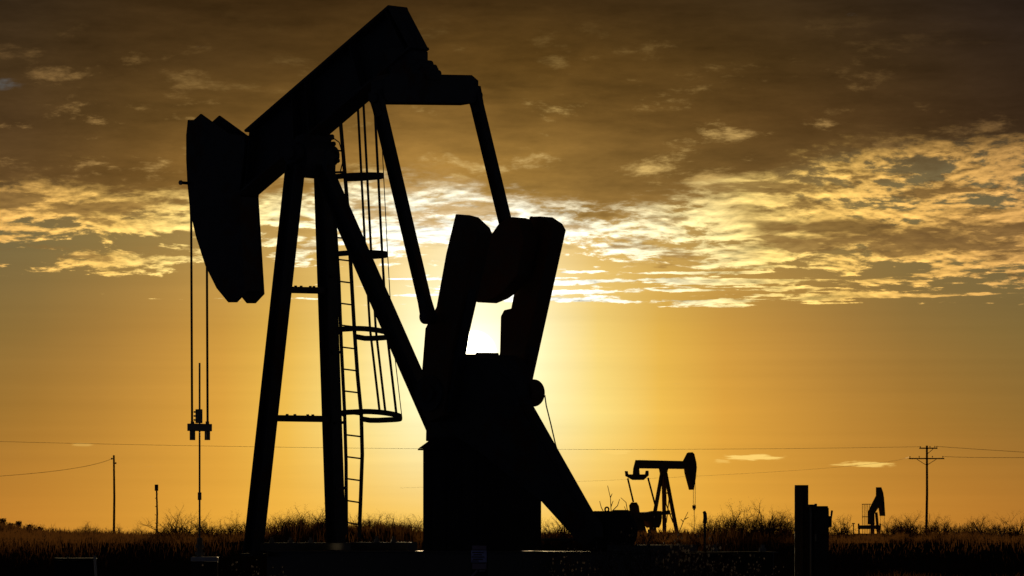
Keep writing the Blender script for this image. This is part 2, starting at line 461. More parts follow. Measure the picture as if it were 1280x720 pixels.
for s in (-1, 1):
    bm = B(); q = P(249.9+9.3*s,540,.155*s); tube(bm, [q+Z*.04, q-Z*.115], .04, 10); tube(bm, [q+Z*.15, q+Z*.04], .026, 8)
    part('cable_socket', bm, M_steel, cb)

# samson post
T = {}
for s, (x1, y1) in ((-1, (316,692)), (1, (420.5,692))):
    p0, p1 = P(386.8+17.4*s, 206, .3*s), P(x1, y1, .9*s); T[s] = (p0, p1)
    bm = B(); hbeam(bm, p0, p1, V, .2, .2, .022, .014)
    bar(bm, p1+Z*.0+V*.0, p1-Z*.035, V, .26, .26)
    part('samson_leg', bm, M_paint, bevel=.003)
pa, pb = P(402.5,210,0), P(614.5,692,0)
bm = B(); hbeam(bm, pa, pb, V, .205, .205, .022, .014); part('samson_leg', bm, M_paint, bevel=.003)
def legpt(s, y):
    z = CZ-(y-HY)/F*T[s][0].y; p, q = T[s]; k = (p.z-z)/(p.z-q.z); return p+(q-p)*k
for y in (362.5, 523):
    bm = B(); a, b = legpt(-1, y), legpt(1, y); d = (b-a).normalized()
    bar(bm, a+d*.09, b-d*.09, U, .1, .088)
    for k in (.3, .42, .62, .7): tube(bm, [a+(b-a)*k+Z*.04, a+(b-a)*k+Z*.062], .022, 6)
    part('cross_brace', bm, M_paint, bevel=.003)
# centre bearing and saddle
bm = B()
prism(bm, fr, uzs([(377,222),(376,200),(380,188),(388,172),(398,168),(396,176),(401,186),(402,198),(401,222)]), -.3, .3)
ctr = P(389,193,0)
disc(bm, ctr, V, .15, .86, 24); disc(bm, ctr, V, .1, .95, 18)
for v in (-.24, .24):
    for u in (-.23, .25):
        q = P(390,200,v)+U*u; tube(bm, [q-Z*.16, q+Z*.12+U*.0], .022, 6)
for (x, y) in ((413,171),(415,180),(419,190),(420,201)): disc(bm, P(x,y,.31), U, .035, .1, 6)
part('center_bearing', bm, M_paint, bevel=.006)
bm = B()
tube(bm, [P(412,175,.3), P(418,173.5,.32), P(424,178,.34), P(427.5,190,.34), P(428,204,.33), P(425,216,.3)], .009, 6)
part('grease_line', bm, M_cable)
# equalizer
bm = B()
prism(bm, fr, uzs([(486,60),(497,96),(543,100),(539,84),(533,80),(526,76),(526,64),(512,60)]), -.15, .15)
for y, x in ((79,528),(84,533),(91,538)): disc(bm, P(x,y,0), V, .05, .36, 10)
part('equalizer_bearing', bm, M_paint, bevel=.006)
e0, e1 = P(473.5,112,-1.02), P(588.5,113.6,1.02); ec = (e0+e1)/2; ed = (e1-e0).normalized()
bm = B()
h = .195
pts = [(-1.0,.12),(-.86,h),(.86,h),(1.0,.12),(1.0,-.13),(.9,-h),(-.9,-h),(-1.0,-.13)]
la = [bm.verts.new(ec+ed*a*1.05+Z*b-U*.12) for a, b in pts]; lb = [bm.verts.new(ec+ed*a*1.05+Z*(b+.016)+U*.12) for a, b in pts]
bm.faces.new(la); bm.faces.new(lb[::-1])
for i in range(8): bm.faces.new([la[i], lb[i], lb[(i+1)%8], la[(i+1)%8]])
part('equalizer', bm, M_paint, bevel=.008)
# pitman arms
for s, top, bot in ((-1, (472.5,128), (535.5,396)), (1, (594.5,124), (654.5,372))):
    a, b = P(*top, 1.06*s), P(*bot, 1.06*s); d = (b-a).normalized()
    bm = B(); hbeam(bm, a, b, V, .135, .14, .016, .012)
    hp = P(top[0]-1.5, top[1]-5, 1.06*s)
    bar(bm, a-d*.16, a+d*.2, V, .1, .21, .1, .15)
    disc(bm, hp, V, .07, .2, 16)
    disc(bm, b, V, .1, .15, 24); bar(bm, b-d*.3, b, V, .12, .14, .12, .19)
    part('pitman_arm', bm, M_paint, bevel=.004)
# cranks with counterweights
sh = P(592,490,0)
bm = B(); disc(bm, sh, V, .12, 1.9, 24); part('crankshaft', bm, M_steel, smooth=False)
CR = {-1: [(578,268),(590,271),(604,284),(607,291),(573,440),(563,520),(545,528),(536,518),(536,462),(540,411),(554,384),(566,318)],
       1: [(670,271.5),(683,271),(695,279),(699.5,287),(659,470),(649,516),(630,526),(629,470),(633,440),(634,396),(638,388),(647,386),(660,320)]}
for s in (-1, 1):
    bm = B()
    core = {-1: [(570,330),(596,330),(566,515),(545,522),(538,512)], 1: [(655,330),(683,330),(655,512),(638,522),(630,512)]}[s]
    prism(bm, fr, uzs(core, .8*s), .72*s, .88*s)
    c = P(546 if s < 0 else 640, 492, .8*s); disc(bm, c, V, .24, .36, 28); disc(bm, c, V, .12, .44, 18)
    ck = part('crank_arm', bm, M_paint, bevel=.005)
    bm = B(); prism(bm, fr, uzs(CR[s], .8*s), .655*s, .945*s)
    q = [fr.P(x, y, .945*s if s > 0 else -.655) for x, y in ((585 if s < 0 else 678, 300), (575 if s < 0 else 668, 345))]
    for c in q: disc(bm, c, V, .05, .08, 6)
    for (x, y) in ((585,272),(591,276)) if s < 0 else ((664.5,271.5),(671,273)):
        c = P(x, y, .8*s); tube(bm, [c-Z*.03, c+Z*.012], .03, 6)
    part('counterweight', bm, M_weight, ck, bevel=.02)
    if s > 0:
        bm = B(); prism(bm, fr, uzs([(625,290),(631,281),(638,275.5),(648,271.5),(656,274),(664,300),(655,345),(637,366),(627,373),(613,378.8),(604,378.4),(598,372),(598,330),(611,305)], .46), .31, .61)
        part('counterweight', bm, M_weight, ck, bevel=.02)
# gear reducer, its stand and sheet-metal guard
bm = B()
prism(bm, fr, uzs([(556,552),(558,470),(574,449),(596,443.5),(622,443.5),(634,451),(640,480),(640,552)]), -.4, .4)
prism(bm, fr, uzs([(600,446),(600,440.9),(618,440.9),(618,446)]), -.1, .1)
for x in (566,586,606,626,644):
    for v in (-.42,.42): disc(bm, P(x, 500, v), V, .025, .05, 6)
part('gear_reducer', bm, M_paint, bevel=.02)
u0, u1 = fr.uz(565,600)[0], fr.uz(641,600)[0]
zt, zl = P(565,560,-.6).z, P(565,546,-.6).z
bm = B(); fbox(bm, fr, u0, u1, -.6, .6, .777, zt)
for k in range(4):
    uu = u0+(u1-u0)*(k+.5)/4
    fbox(bm, fr, uu-.012, uu+.012, -.612, -.6, .8, zt-.03)
st = part('reducer_stand', bm, M_box, bevel=.004)
bm = B()
hull_box(bm, [fr.L(u0-.05,-.64,zt), fr.L(u1+.03,-.64,zt), fr.L(u1+.03,.64,zt), fr.L(u0-.05,.64,zt),
              fr.L(u0+.12,-.52,zl), fr.L(u1-.1,-.52,zl), fr.L(u1-.1,.52,zl), fr.L(u0+.12,.52,zl)])
fbox(bm, fr, u0-.055, u1+.035, -.645, .645, zt-.025, zt-.002)
part('stand_lid', bm, M_box, st, bevel=.003)
# belt guard
bm = B()
gp = uzs([(543,492),(549,466),(567,450),(596,446),(624,449),(645,466),(661,506),(700,575),(738,642),(748,655),(749,671),(740,682),(729,679),(682,627),(600,562),(556,533)], -.62)
prism(bm, fr, gp, -.71, -.53)
cx = sum(p[0] for p in gp)/len(gp); cz = sum(p[1] for p in gp)/len(gp)
prism(bm, fr, [(cx+(a-cx)*.86, cz+(b-cz)*.86) for a, b in gp], -.722, -.708)
part('belt_guard', bm, M_paint, bevel=.012)
# brake drum, cable and lever
bm = B(); c = P(660.5,491,.5); disc(bm, c, V, .185, .27, 36); disc(bm, c, V, .05, .5, 12)
part('brake_drum', bm, M_weight, bevel=.02)
bm = B(); tube(bm, [P(681,494,.6), P(682.8,507,.6), P(689,532,.6), P(694.5,556,.6), P(712,612,.6), P(760,676,.72)], .009, 6)
part('brake_cable', bm, M_cable)
bm = B(); b0 = P(881,700,.75)
tube(bm, [b0, P(881,652,.75)], .015, 8)
lv = part('brake_lever', bm, M_paint)
bm = B(); tube(bm, [P(881,654,.75), P(881.6,648,.75), P(881.2,642,.75), P(880,639.5,.75)], .03, 10, .022)
part('hand_grip', bm, M_paint, lv, bevel=.004)
# motor
mc = P(766,664.5,0)
bm = B(); disc(bm, mc-V*.1, V, .262, .6, 40)
for k in range(9): disc(bm, mc-V*(.36-.06*k), V, .272, .012, 40)
disc(bm, mc+V*.215, V, .2, .05, 30); disc(bm, mc-V*.45, V, .05, .3, 12)
fbox(bm, fr, (mc-fr.O).dot(U)-.22, (mc-fr.O).dot(U)+.22, -.38, .18, .86, .93)
mo = part('electric_motor', bm, M_box, bevel=.004)
bm = B(); b = fr.uz(777,650,.1)
fbox(bm, fr, b[0]-.08, b[0]+.1, -.02, .18, b[1]-.12, CZ+(HY-637.3)/F*66.4)
part('terminal_box', bm, M_box, mo, bevel=.03)
bm = B(); b = P(758.6,642,-.1); tube(bm, [b-Z*.05, b+Z*.035], .012, 6); tube(bm, [b+Z*.055+U*.032*math.cos(t*math.pi/6)+Z*.03*math.sin(t*math.pi/6) for t in range(13)], .011, 6)
part('lifting_eye', bm, M_steel, mo)
bm = B(); b = fr.uz(744,650,-.1)
fbox(bm, fr, b[0]-.1, b[0]+.33, -.44, .04, .92, CZ+(HY-642)/F*66.6); part('motor_cover', bm, M_box, mo, bevel=.01)
# skid
ur = lambda x, v: fr.uz(x, 690, v)[0]
bm = B()
for v, xe in ((-.75, 850), (.75, 967)):
    a, b = fr.L(ur(334, -.75)-.0, v, .588), fr.L(ur(xe, v), v, .588)
    hbeam(bm, a, b, V, .2, .374, .02, .014)
for uu in (.9, 2.2, 3.9, 5.3, 6.6): hbeam(bm, fr.L(uu,-.74,.625), fr.L(uu,.74,.625), U, .14, .26, .016, .012)
sk = part('skid_base', bm, M_skid, bevel=.003)
bm = B(); um = (fr.uz(316,690,-.9)[0]+fr.uz(420.5,690,.9)[0])/2
fbox(bm, fr, um-.15, um+.15, -.88, 1.02, .776, .885)
cbm = part('front_bolster', bm, M_skid, sk, bevel=.004)
for v in (-.52,-.14,.28):
    bm = B(); q = fr.L(um+.04, v, .885); tube(bm, [q, q+Z*.035], .04, 6); tube(bm, [q, q+Z*.075], .02, 8); part('anchor_bolt', bm, M_steel, sk)
bm = B(); fbox(bm, fr, fr.uz(444,680,.9)[0]+.0, fr.uz(516,680,.9)[0], .8, 1.0, .776, .892)
part('side_bolster', bm, M_skid, sk, bevel=.004)
for x in (471, 492):
    bm = B(); q = fr.L(fr.uz(x,680,.9)[0], .9, .892); tube(bm, [q, q+Z*.04], .042, 6); tube(bm, [q, q+Z*.085], .022, 8); part('anchor_bolt', bm, M_steel, sk)
for x in (893, 953):
    bm = B(); q = fr.L(ur(x,.75), .75, .776); tube(bm, [q, q+Z*.05], .05, 6); tube(bm, [q, q+Z*.09], .026, 8); part('anchor_bolt', bm, M_steel, sk)
bm = B(); tube(bm, [P(664,674.5,.66), P(738,674.5,.66)], .017, 8)
for x in (668, 730): tube(bm, [P(x,674.5,.66), P(x,692,.72)], .014, 6)
part('guard_rail', bm, M_paint, sk)
bm = B(); fbox(bm, fr, ur(778,-.4), ur(830,-.4), -.72, .3, .777, .862)
part('motor_rail', bm, M_skid, sk, bevel=.004)
# ladder with safety cage
def curve(pts, y):
    for (x0,y0),(x1,y1) in zip(pts, pts[1:]):
        if y0 <= y <= y1: return x0+(x1-x0)*(y-y0)/(y1-y0)
    return pts[0][0] if y < pts[0][1] else pts[-1][0]
RL = [(411.5,170),(417,250),(423.5,350),(427,440),(430.8,516),(432.6,580),(433,668)]
RR = [(425,145),(430.5,210),(434.8,262),(438,325),(443,413),(447,470),(451.6,518),(452.8,568),(451.3,610),(449,672)]
VL, VR = .35, .66
bm = B(); strap(bm, [P(x,y,VL) for x, y in RL], U, .04, .028)
ld = part('ladder', bm, M_paint)
bm = B(); strap(bm, [P(x,y,VR) for x, y in RR], U, .045, .03)
part('side_rail', bm, M_paint, ld)
k = 0; y = 653.0
while y > 178:
    bm = B(); yr = y+1.2+1.6*(y/653.0)
    tube(bm, [P(curve(RL,y), y, VL), P(curve(RR,yr), yr, VR)], .0115, 6)
    part('rung', bm, M_steel, ld); y -= 27.4
hoops = []
for y, sdep, tilt in ((223,.39,.03),(320,.37,-.02),(418,.38,-.16),(521,.46,-.15)):
    c = (P(curve(RL,y), y, VL)+P(curve(RR,y), y, VR))/2
    def hp(v, u, c=c, tilt=tilt): return c+V*v+U*u+Z*(tilt*v+.02*u)
    pts = [hp(-.17,0), hp(-.3,.05)]+[hp(-.33, sdep*t) for t in (.4,.7)]
    pts += [hp(.33*math.sin(math.radians(a)), sdep+.33*math.cos(math.radians(a))) for a in range(-90,91,12)]
    pts += [hp(.33, sdep*t) for t in (.7,.4)]+[hp(.3,.05), hp(.17,0)]
    bm = B(); strap(bm, pts, Z, .074, .012); part('cage_hoop', bm, M_paint, ld)
    hoops.append((hp, sdep))
for a, w in ((-44,.034),(-30,.034),(2,.036),(40,.008)):
    pts = [hp(.335*math.sin(math.radians(a)), s+.335*math.cos(math.radians(a))) for hp, s in hoops]
    top = pts[0]+(pts[0]-pts[1])*1.05
    bm = B(); strap(bm, [top]+pts+[pts[-1]-Z*.03], (V+U*.25), w, .01); part('cage_bar', bm, M_paint, ld)
for y, v in ((215,0),):
    bm = B(); strap(bm, [P(404,y+1,.3), P(430,y,.64)], Z, .03, .012); part('stand_off', bm, M_paint, ld)
for y in (250, 345, 440, 528, 610):
    bm = B(); q = legpt(1, y); strap(bm, [q, P(curve(RL,y), y, VL)], Z, .04, .012); part('stand_off', bm, M_paint, ld)

# concrete base under the skid
bm = B(); fbox(bm, fr, -1.6, 9.4, -1.35, 1.35, -.2, .40)
tag(link('concrete_base', bm, M_conc, bevel=.02), 'long low concrete slab under the skid of the big pumpjack', 'foundation')
# warning sign in front of the skid
sg = thing('warning_sign', P(598.5,745,-1.5), 'small blue and purple notice board standing against the pumpjack skid', 'sign')
sw = fr.uz(588.3,700,-1.5)[0], fr.uz(609,700,-1.5)[0]
zy = lambda y: CZ-(y-HY)/F*P(598,700,-1.5).y
bm = B(); fbox(bm, fr, sw[0], sw[1], -1.5, -1.485, zy(722), zy(681)); part('sign_board', bm, M_box, sg)
bm = B(); fbox(bm, fr, sw[0]+.012, sw[1]-.008, -1.505, -1.5015, zy(703), zy(688)); bp = part('blue_panel', bm, M_sign, sg)
bm = B()
for r, (a, b) in zip((690.6,693.4,696.2,699,701.2), ((.12,.8),(.2,.7),(.1,.85),(.15,.75),(.1,.5))):
    fbox(bm, fr, sw[0]+(sw[1]-sw[0])*a, sw[0]+(sw[1]-sw[0])*b, -1.508, -1.5055, zy(r+.75), zy(r-.55))
part('small_print', bm, M_ink, bp)
for ya, yb in ((687,682),(711.5,704.4)):
    bm = B(); fbox(bm, fr, sw[0]+.03, sw[1]-.012, -1.505, -1.5015, zy(ya), zy(yb)); part('purple_band', bm, M_signhead, sg)
bm = B(); strap(bm, [fr.L(sw[0]+.02,-1.504,zy(720.5)), fr.L(sw[0]+.12,-1.504,zy(713))], U, .03, .003)
fbox(bm, fr, sw[0]+.15, sw[1]-.03, -1.505, -1.5015, zy(714.5), zy(712.8))
part('slash_mark', bm, M_signhead, sg)
bm = B(); fbox(bm, fr, sw[0]+.09, sw[0]+.13, -1.484, -1.45, 0, zy(700)); part('sign_post', bm, M_wood, sg)

# ------------------------------------------------------------------ wellhead
wh = thing('wellhead', P(249.5,758,0), 'slim polished rod rising from a stuffing box below the big pumpjack head', 'wellhead')
bm = B(); tube(bm, [P(249.5,700,0), P(249.5,453.6,0)], .0135, 10); part('polished_rod', bm, M_steel, wh)
bm = B(); c = P(248.7,520,0); bar(bm, P(248.7,529,0), P(248.7,511.5,0), V, .075, .075)
for y in (515,520,525): disc(bm, P(246,y,0), V, .014, .12, 6)
part('rod_clamp', bm, M_steel, wh, bevel=.008)
bm = B(); tube(bm, [P(249.5,625,0), P(249.5,615.5,0)], .027, 10); part('rod_coupling', bm, M_steel, wh)
bm = B(); tube(bm, [P(249.7,700,0), P(249.7,672,0)], .04, 12); disc(bm, P(249.7,683,0), Z, .062, .05, 8); disc(bm, P(249.7,692,0), Z, .07, .04, 12)
part('stuffing_box', bm, M_steel, wh)
bm = B(); tube(bm, [P(249.7,760,0), P(249.7,695,0)], .06, 12); part('casing_pipe', bm, M_steel, wh)
q = P(256,730,-.25)
bx = thing('cellar_box', (q.x, q.y, 0), 'dark metal box with blue sky light coloured into its lid, at the foot of the polished rod', 'box')
def cbox(bm, c, sx, sy, z0, z1, rot=0):
    R = Matrix.Rotation(rot, 3, 'Z'); cs = [R @ Vector((a*sx/2, b*sy/2, 0)) for a, b in ((-1,-1),(1,-1),(1,1),(-1,1))]
    hull_box(bm, [Vector((c.x, c.y, z0))+k for k in cs]+[Vector((c.x, c.y, z1))+k for k in cs])
zz = lambda y, D: CZ-(y-HY)/F*D
bm = B(); cbox(bm, q, .36, .36, 0, zz(702,q.y)); part('box_body', bm, M_box, bx, bevel=.008)
bm = B(); cbox(bm, q, .375, .375, zz(701.8,q.y), zz(696,q.y)); part('box_lid', bm, M_tank, bx, bevel=.012)
# low dark equipment box and white stake, near left
q = at(94, 740, 62)
eb = thing('equipment_box', (q.x, q.y, 0), 'low black equipment box in the dark grass at the lower left', 'box')
bm = B(); cbox(bm, q, .48, .4, 0, zz(701,62)); part('box_body', bm, M_box, eb, bevel=.01)
bm = B(); cbox(bm, q, .51, .44, zz(700.8,62), zz(697.5,62)); part('box_lid', bm, M_box, eb, bevel=.01)
bm = B(); k = at(85,697.5,62); disc(bm, k+Z*.01, Z, .012, .03, 8); part('lid_knob', bm, M_steel, eb)
bm = B(); tube(bm, [at(122.4,757,60), at(118.3,694.5,60)], .017, 10)
tag(link('marker_stake', bm, M_white, smooth=False), 'thin leaning white stake beside the low black box', 'stake')
# control panel on its post
q = at(1001.8, 740, 70); q2 = at(1022.6, 740, 70)
cp = thing('control_panel', (q.x+.1, q.y, 0), 'dark electrical panel on a thick square post with a switch handle, right of the pumpjack', 'control panel')
bm = B(); cbox(bm, q, .19, .05, -.1, zz(606.3,70)); cbox(bm, q, .04, .14, -.1, zz(606.6,70)); part('post', bm, M_wood, cp, bevel=.004)
bm = B(); cbox(bm, q2, .288, .2, .0, zz(634,70)); part('panel_cabinet', bm, M_box, cp, bevel=.02)
bm = B(); k = at(1014,660,70); cbox(bm, k, .09, .16, zz(660,70), zz(630.6,70)); k = at(1019.5,660,70); cbox(bm, k, .035, .1, zz(640,70), zz(629.6,70))
k = at(1025,660,70); cbox(bm, k, .21, .16, zz(640,70), zz(632.6,70)); part('conduit_hub', bm, M_box, cp, bevel=.004)
bm = B(); k = at(1037.3,660,70); cbox(bm, k, .05, .1, zz(659,70), zz(645,70)); dsw = part('disconnect_switch', bm, M_box, cp, bevel=.006)
bm = B(); bar(bm, at(1037.8,655,70), at(1040,638,70), Vector((1,0,0)), .022, .03, .03, .03); part('switch_handle', bm, M_steel, dsw, bevel=.004)
bm = B(); k = at(1027,690,69.86); cbox(bm, Vector((k.x, k.y-.02, 0)), .2, .02, .25, zz(637,70)-.02); dr = part('cabinet_door', bm, M_box, cp, bevel=.006)
bm = B(); k = at(1019.2,672,69.8); tube(bm, [k-Vector((0,.06,.05)), k-Vector((0,.06,-.05))], .012, 6); part('door_handle', bm, M_steel, dr)
bm = B(); tube(bm, [at(1013.5,760,69.85), at(1013.5,690,69.85), at(1013.5,640,69.85), at(1012.5,634,69.85), at(1008,632,69.85)], .018, 8); part('conduit', bm, M_steel, cp)

# ------------------------------------------------------------------ middle-distance pumpjack
f2 = Frame(829, 390, 50, -1); U2, V2 = f2.U, f2.V
p2 = thing('pumpjack', f2.L(1.5, 0, .8), 'smaller distant pumpjack with a level beam, its head facing right', 'pumpjack')
g2 = lambda x, y: (780+x/6, 560+y/6)
def q2p(x, y, v=0.0): return f2.P(*g2(x, y), v)
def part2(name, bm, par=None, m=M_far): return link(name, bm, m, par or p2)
bm = B(); prism(bm, f2, uzs([g2(100,90),g2(455,98),g2(455,158),g2(84,153)], 0, f2), -.2, .2); part2('walking_beam', bm)
bm = B(); hp2 = [(458,96),(488,38),(500,32),(512,46),(527,110),(530,150),(522,230),(508,314),(503,314),(470,190)]
prism(bm, f2, uzs([g2(x,y) for x, y in hp2], 0, f2), -.22, .22); part2('horse_head', bm)
bm = B(); prism(bm, f2, uzs([g2(275,152),g2(318,152),g2(306,202),g2(286,202)], 0, f2), -.2, .2); part2('center_bearing', bm)
for a, b, va, vb in (((284,190),(232,480),-.15,-.2),((296,195),(304,640),-.2,-.9),((312,190),(398,640),.2,.9)):
    bm = B(); hbeam(bm, q2p(*a,va), q2p(*b,vb), V2, .22, .22, .03, .03); part2('samson_leg', bm)
for xa, xb, y, va, vb in ((300,333,338,-.3,.3),(305,362,495,-.5,.6)):
    bm = B(); bar(bm, q2p(xa,y,va), q2p(xb,y,vb), U2, .08, .1); part2('cross_brace', bm)
bm = B()
for x in (330,): strap(bm, [q2p(312,220,0), q2p(316,420,.1), q2p(368,560,.3)], V2, .07, .05)
strap(bm, [q2p(340,360,.2), q2p(330,450,.2), q2p(318,560,.1)], V2, .06, .05); part2('ladder', bm)
bm = B(); prism(bm, f2, uzs([g2(78,150),g2(106,150),g2(110,204),g2(74,204)], 0, f2), -.12, .12); part2('equalizer_bearing', bm)
ea, ebb = q2p(16,205,-1.05), q2p(174,205,1.05); ex = (ebb-ea); bm = B()
ep = [(0.0,.33),(.0,.12),(.04,.06),(.96,.06),(1.0,.14),(1.0,.33),(1.03,.0),(.8,-.36),(.36,-.36),(.0,-.1)]
ep = [(-.03,.33),(.04,.33),(.07,.08),(.93,.08),(.96,.36),(1.03,.36),(1.04,.0),(.8,-.36),(.33,-.36),(.0,-.06)]
la = [bm.verts.new(ea+ex*a+Z*b-U2*.1) for a, b in ep]; lb = [bm.verts.new(ea+ex*a+Z*b+U2*.1) for a, b in ep]
bm.faces.new(la); bm.faces.new(lb[::-1])
for i in range(len(ep)): bm.faces.new([la[i], lb[i], lb[(i+1)%len(ep)], la[(i+1)%len(ep)]])
part2('equalizer', bm)
for a, b, v in (((28,228),(70,405),-1.05),((180,224),(241,455),1.05)):
    bm = B(); bar(bm, q2p(*a,v), q2p(*b,v), V2, .09, .11); part2('pitman_arm', bm)
bm = B(); disc(bm, q2p(76,452,-.8), V2, .44, .16, 24); prism(bm, f2, uzs([g2(44,430),g2(60,408),g2(90,408),g2(106,435),g2(112,480),g2(135,560),g2(60,600),g2(50,490)], -.8, f2), -.88, -.72)
cc = part2('counterweight', bm)
bm = B(); prism(bm, f2, uzs([g2(112,483),g2(215,478),g2(243,472),g2(248,520),g2(240,570),g2(226,598),g2(205,598),g2(168,545),g2(112,540)], 0, f2), -.5, .5); part2('gear_reducer', bm)
bm = B(); prism(bm, f2, uzs([g2(225,478),g2(300,474),g2(320,470),g2(340,468),g2(340,490),g2(300,498),g2(262,505),g2(240,520)], .6, f2), .5, .7); part2('crank_arm', bm)
bm = B(); prism(bm, f2, uzs([g2(75,520),g2(125,520),g2(172,690),g2(75,690)], -.3, f2), -.5, -.1); prism(bm, f2, uzs([g2(205,590),g2(226,590),g2(238,690),g2(196,690)], .2, f2), 0, .4); part2('reducer_stand', bm)
bm = B(); bar(bm, f2.L(-1.5,-.7,.95), f2.L(5.5,-.7,.95), V2, .2, .3); bar(bm, f2.L(-1.5,.7,.95), f2.L(5.5,.7,.95), V2, .2, .3); part2('skid_base', bm)
for v, x in ((-.5,520), (.5,534)):
    bm = B(); tube(bm, [q2p(x,190,v*.4), q2p(x,432,v*.4)], .018, 6); part2('bridle_cable', bm)
bm = B(); bar(bm, q2p(526,460,-.25), q2p(526,460,.25), U2, .15, .14); bar(bm, q2p(526,430,0), q2p(526,455,0), V2, .2, .2); part2('carrier_bar', bm)
bm = B(); tube(bm, [q2p(527,420,0), q2p(527,690,0)], .022, 6)
q = q2p(527,680,0); w2 = thing('polished_rod', (q.x, q.y, .8), 'thin rod hanging under the head of the smaller distant pumpjack', 'rod')
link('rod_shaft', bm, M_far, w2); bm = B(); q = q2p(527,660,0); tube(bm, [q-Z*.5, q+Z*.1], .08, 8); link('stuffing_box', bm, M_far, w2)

# ------------------------------------------------------------------ far pumpjack on the right
f3 = Frame(1091, 650, 66, -1); U3, V3 = f3.U, f3.V
p3 = thing('pumpjack', f3.L(1, 0, .8), 'tiny far pumpjack with its head tipped up beside a caged platform, near the utility pole', 'pumpjack')
g3 = lambda x, y: (960+x/4, 540+y/4)
def q3(x, y, v=0.0): return f3.P(*g3(x, y), v)
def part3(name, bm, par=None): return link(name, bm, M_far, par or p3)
bm = B(); prism(bm, f3, uzs([g3(551,310),g3(560,345),g3(548,374),g3(525,409),g3(526,462),g3(505,462),g3(506,400),g3(528,355)], 0, f3), -.21, .21); part3('walking_beam', bm)
bm = B(); prism(bm, f3, uzs([g3(548,276),g3(558,276),g3(567,300),g3(572,330),g3(578,420),g3(567,420),g3(559,365),g3(548,318)], 0, f3), -.24, .24); part3('horse_head', bm)
for v, x in ((-.3,562),(.3,582)):
    bm = B(); tube(bm, [q3(x,400,v), q3(x,500,v)], .022, 5); part3('bridle_cable', bm)
bm = B(); bar(bm, q3(571,497,-.35), q3(571,497,.35), U3, .15, .16); part3('carrier_bar', bm)
for a, b, v0, v1, w in (((521,460),(521,560),-.1,-.1,.4),((541,402),(556,560),.3,.6,.3),((528,405),(530,560),0,0,.14)):
    bm = B(); bar(bm, q3(*a,v0), q3(*b,v1), V3, w, w*.8); part3('samson_leg', bm)
bm = B(); bar(bm, q3(506,476)-V3*1.45, q3(506,476)+V3*1.5, U3, .3, .5)
for s in (-1.45, 1.5): q = q3(506,470)+V3*s; bar(bm, q-Z*.3, q+Z*.32, V3, .16, .2)
part3('equalizer', bm)
for s in (-1.4, 1.42):
    bm = B(); bar(bm, q3(506,478)+V3*s, q3(506,556)+V3*s, V3, .17, .2); part3('pitman_arm', bm)
bm = B()
for x in (472,481,490,499,508): tube(bm, [q3(x,360,0), q3(x,555,0)], .045, 4)
cg = part3('ladder_cage', bm)
for y in (361, 424):
    bm = B(); strap(bm, [q3(470,y,0), q3(516,y,0)], Z, .09, .03); part3('cage_hoop', bm, cg)
bm = B(); bar(bm, f3.L(-2,-.8,.95), f3.L(5,-.8,.95), V3, .2, .3); bar(bm, f3.L(-2,.8,.95), f3.L(5,.8,.95), V3, .2, .3); part3('skid_base', bm)
bm = B(); tube(bm, [at(1066.8,672,600), at(1066.8,654,600)], .06, 6); bar(bm, at(1065,654.5,600), at(1068.6,654.5,600), Z, .12, .1)
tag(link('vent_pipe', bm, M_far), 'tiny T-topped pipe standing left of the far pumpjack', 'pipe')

# ------------------------------------------------------------------ poles and wires
def pole(name, x, ytop, D, r, label, lean=0.0):
    b = at(x, HY, D); z = gz(b.x, D); t = thing(name, (b.x, D, z), label, 'utility pole')
    top = Vector((b.x+lean, D, zz(ytop, D)))
    bm = B(); mid = (Vector((b.x, D, z-.5))+top)/2+Vector((.06,0,0)); tube(bm, [Vector((b.x, D, z-.5)), mid, top], r*1.15, 10, r*.85)
    link('pole_shaft', bm, M_polewood, t); return t, top
D = 630
up, top = pole('utility_pole', 1157.8, 557, D, .155, 'tall wooden utility pole with two crossarms on the right skyline', .08)
X1 = Vector((1,0,0))
arms = []
for xa, xb, y in ((1149.2,1171.8,560.3),(1136,1180.4,573.2)):
    bm = B(); bar(bm, at(xa,y,D-.2), at(xb,y,D-.2), Z, .15, .14); arms.append(link('crossarm', bm, M_polewood, up))
for a, b in (((1146,574),(1158,581.5)),((1170.5,574),(1158.5,581.5)),((1166.5,561),(1159,567.5))):
    bm = B(); strap(bm, [at(*a,D-.3), at(*b,D-.3)], Z, .07, .05); link('arm_brace', bm, M_polewood, up)
ins = [(1150.5,558.6),(1162.5,558.2),(1168.5,558.2),(1171,558.2),(1137.5,571),(1149,570.6),(1165.5,570.6),(1178.5,570.8)]
for x, y in ins:
    bm = B(); c = at(x, y, D-.2); tube(bm, [c-Z*.2, c], .03, 6); tube(bm, [c-Z*.05, c+Z*.06], .075, 8, .055); link('insulator', bm, M_ceram, up)
l1, t1 = pole('utility_pole', 142.3, 569, 640, .14, 'plain wooden pole holding one sagging wire at the left', 0)
for y, dx in ((573.5,-2.6),(579,2.4)):
    bm = B(); a = at(142.3,y,639.8); b = at(142.3+dx,y,639.8); tube(bm, [a, b], .05, 6); tube(bm, [b-Z*.1, b+Z*.12], .09, 8); link('insulator', bm, M_ceram, l1)
l2, t2 = pole('short_pole', 195.6, 606, 420, .075, 'short rough post with a capped top, in the scrub at the left', 0)
l2['category'] = 'post'
bm = B(); q = at(195.6,606,420); tube(bm, [q-Z*.5, q+Z*.02], .15, 10); link('post_cap', bm, M_polewood, l2)
for k in range(9):
    bm = B(); c = at(195.6,618+k*5.2,420); s = (-1)**k; tube(bm, [c, c+Vector((.12*s,0,.05))], .03, 5)
    link('step_peg', bm, M_polewood, l2)
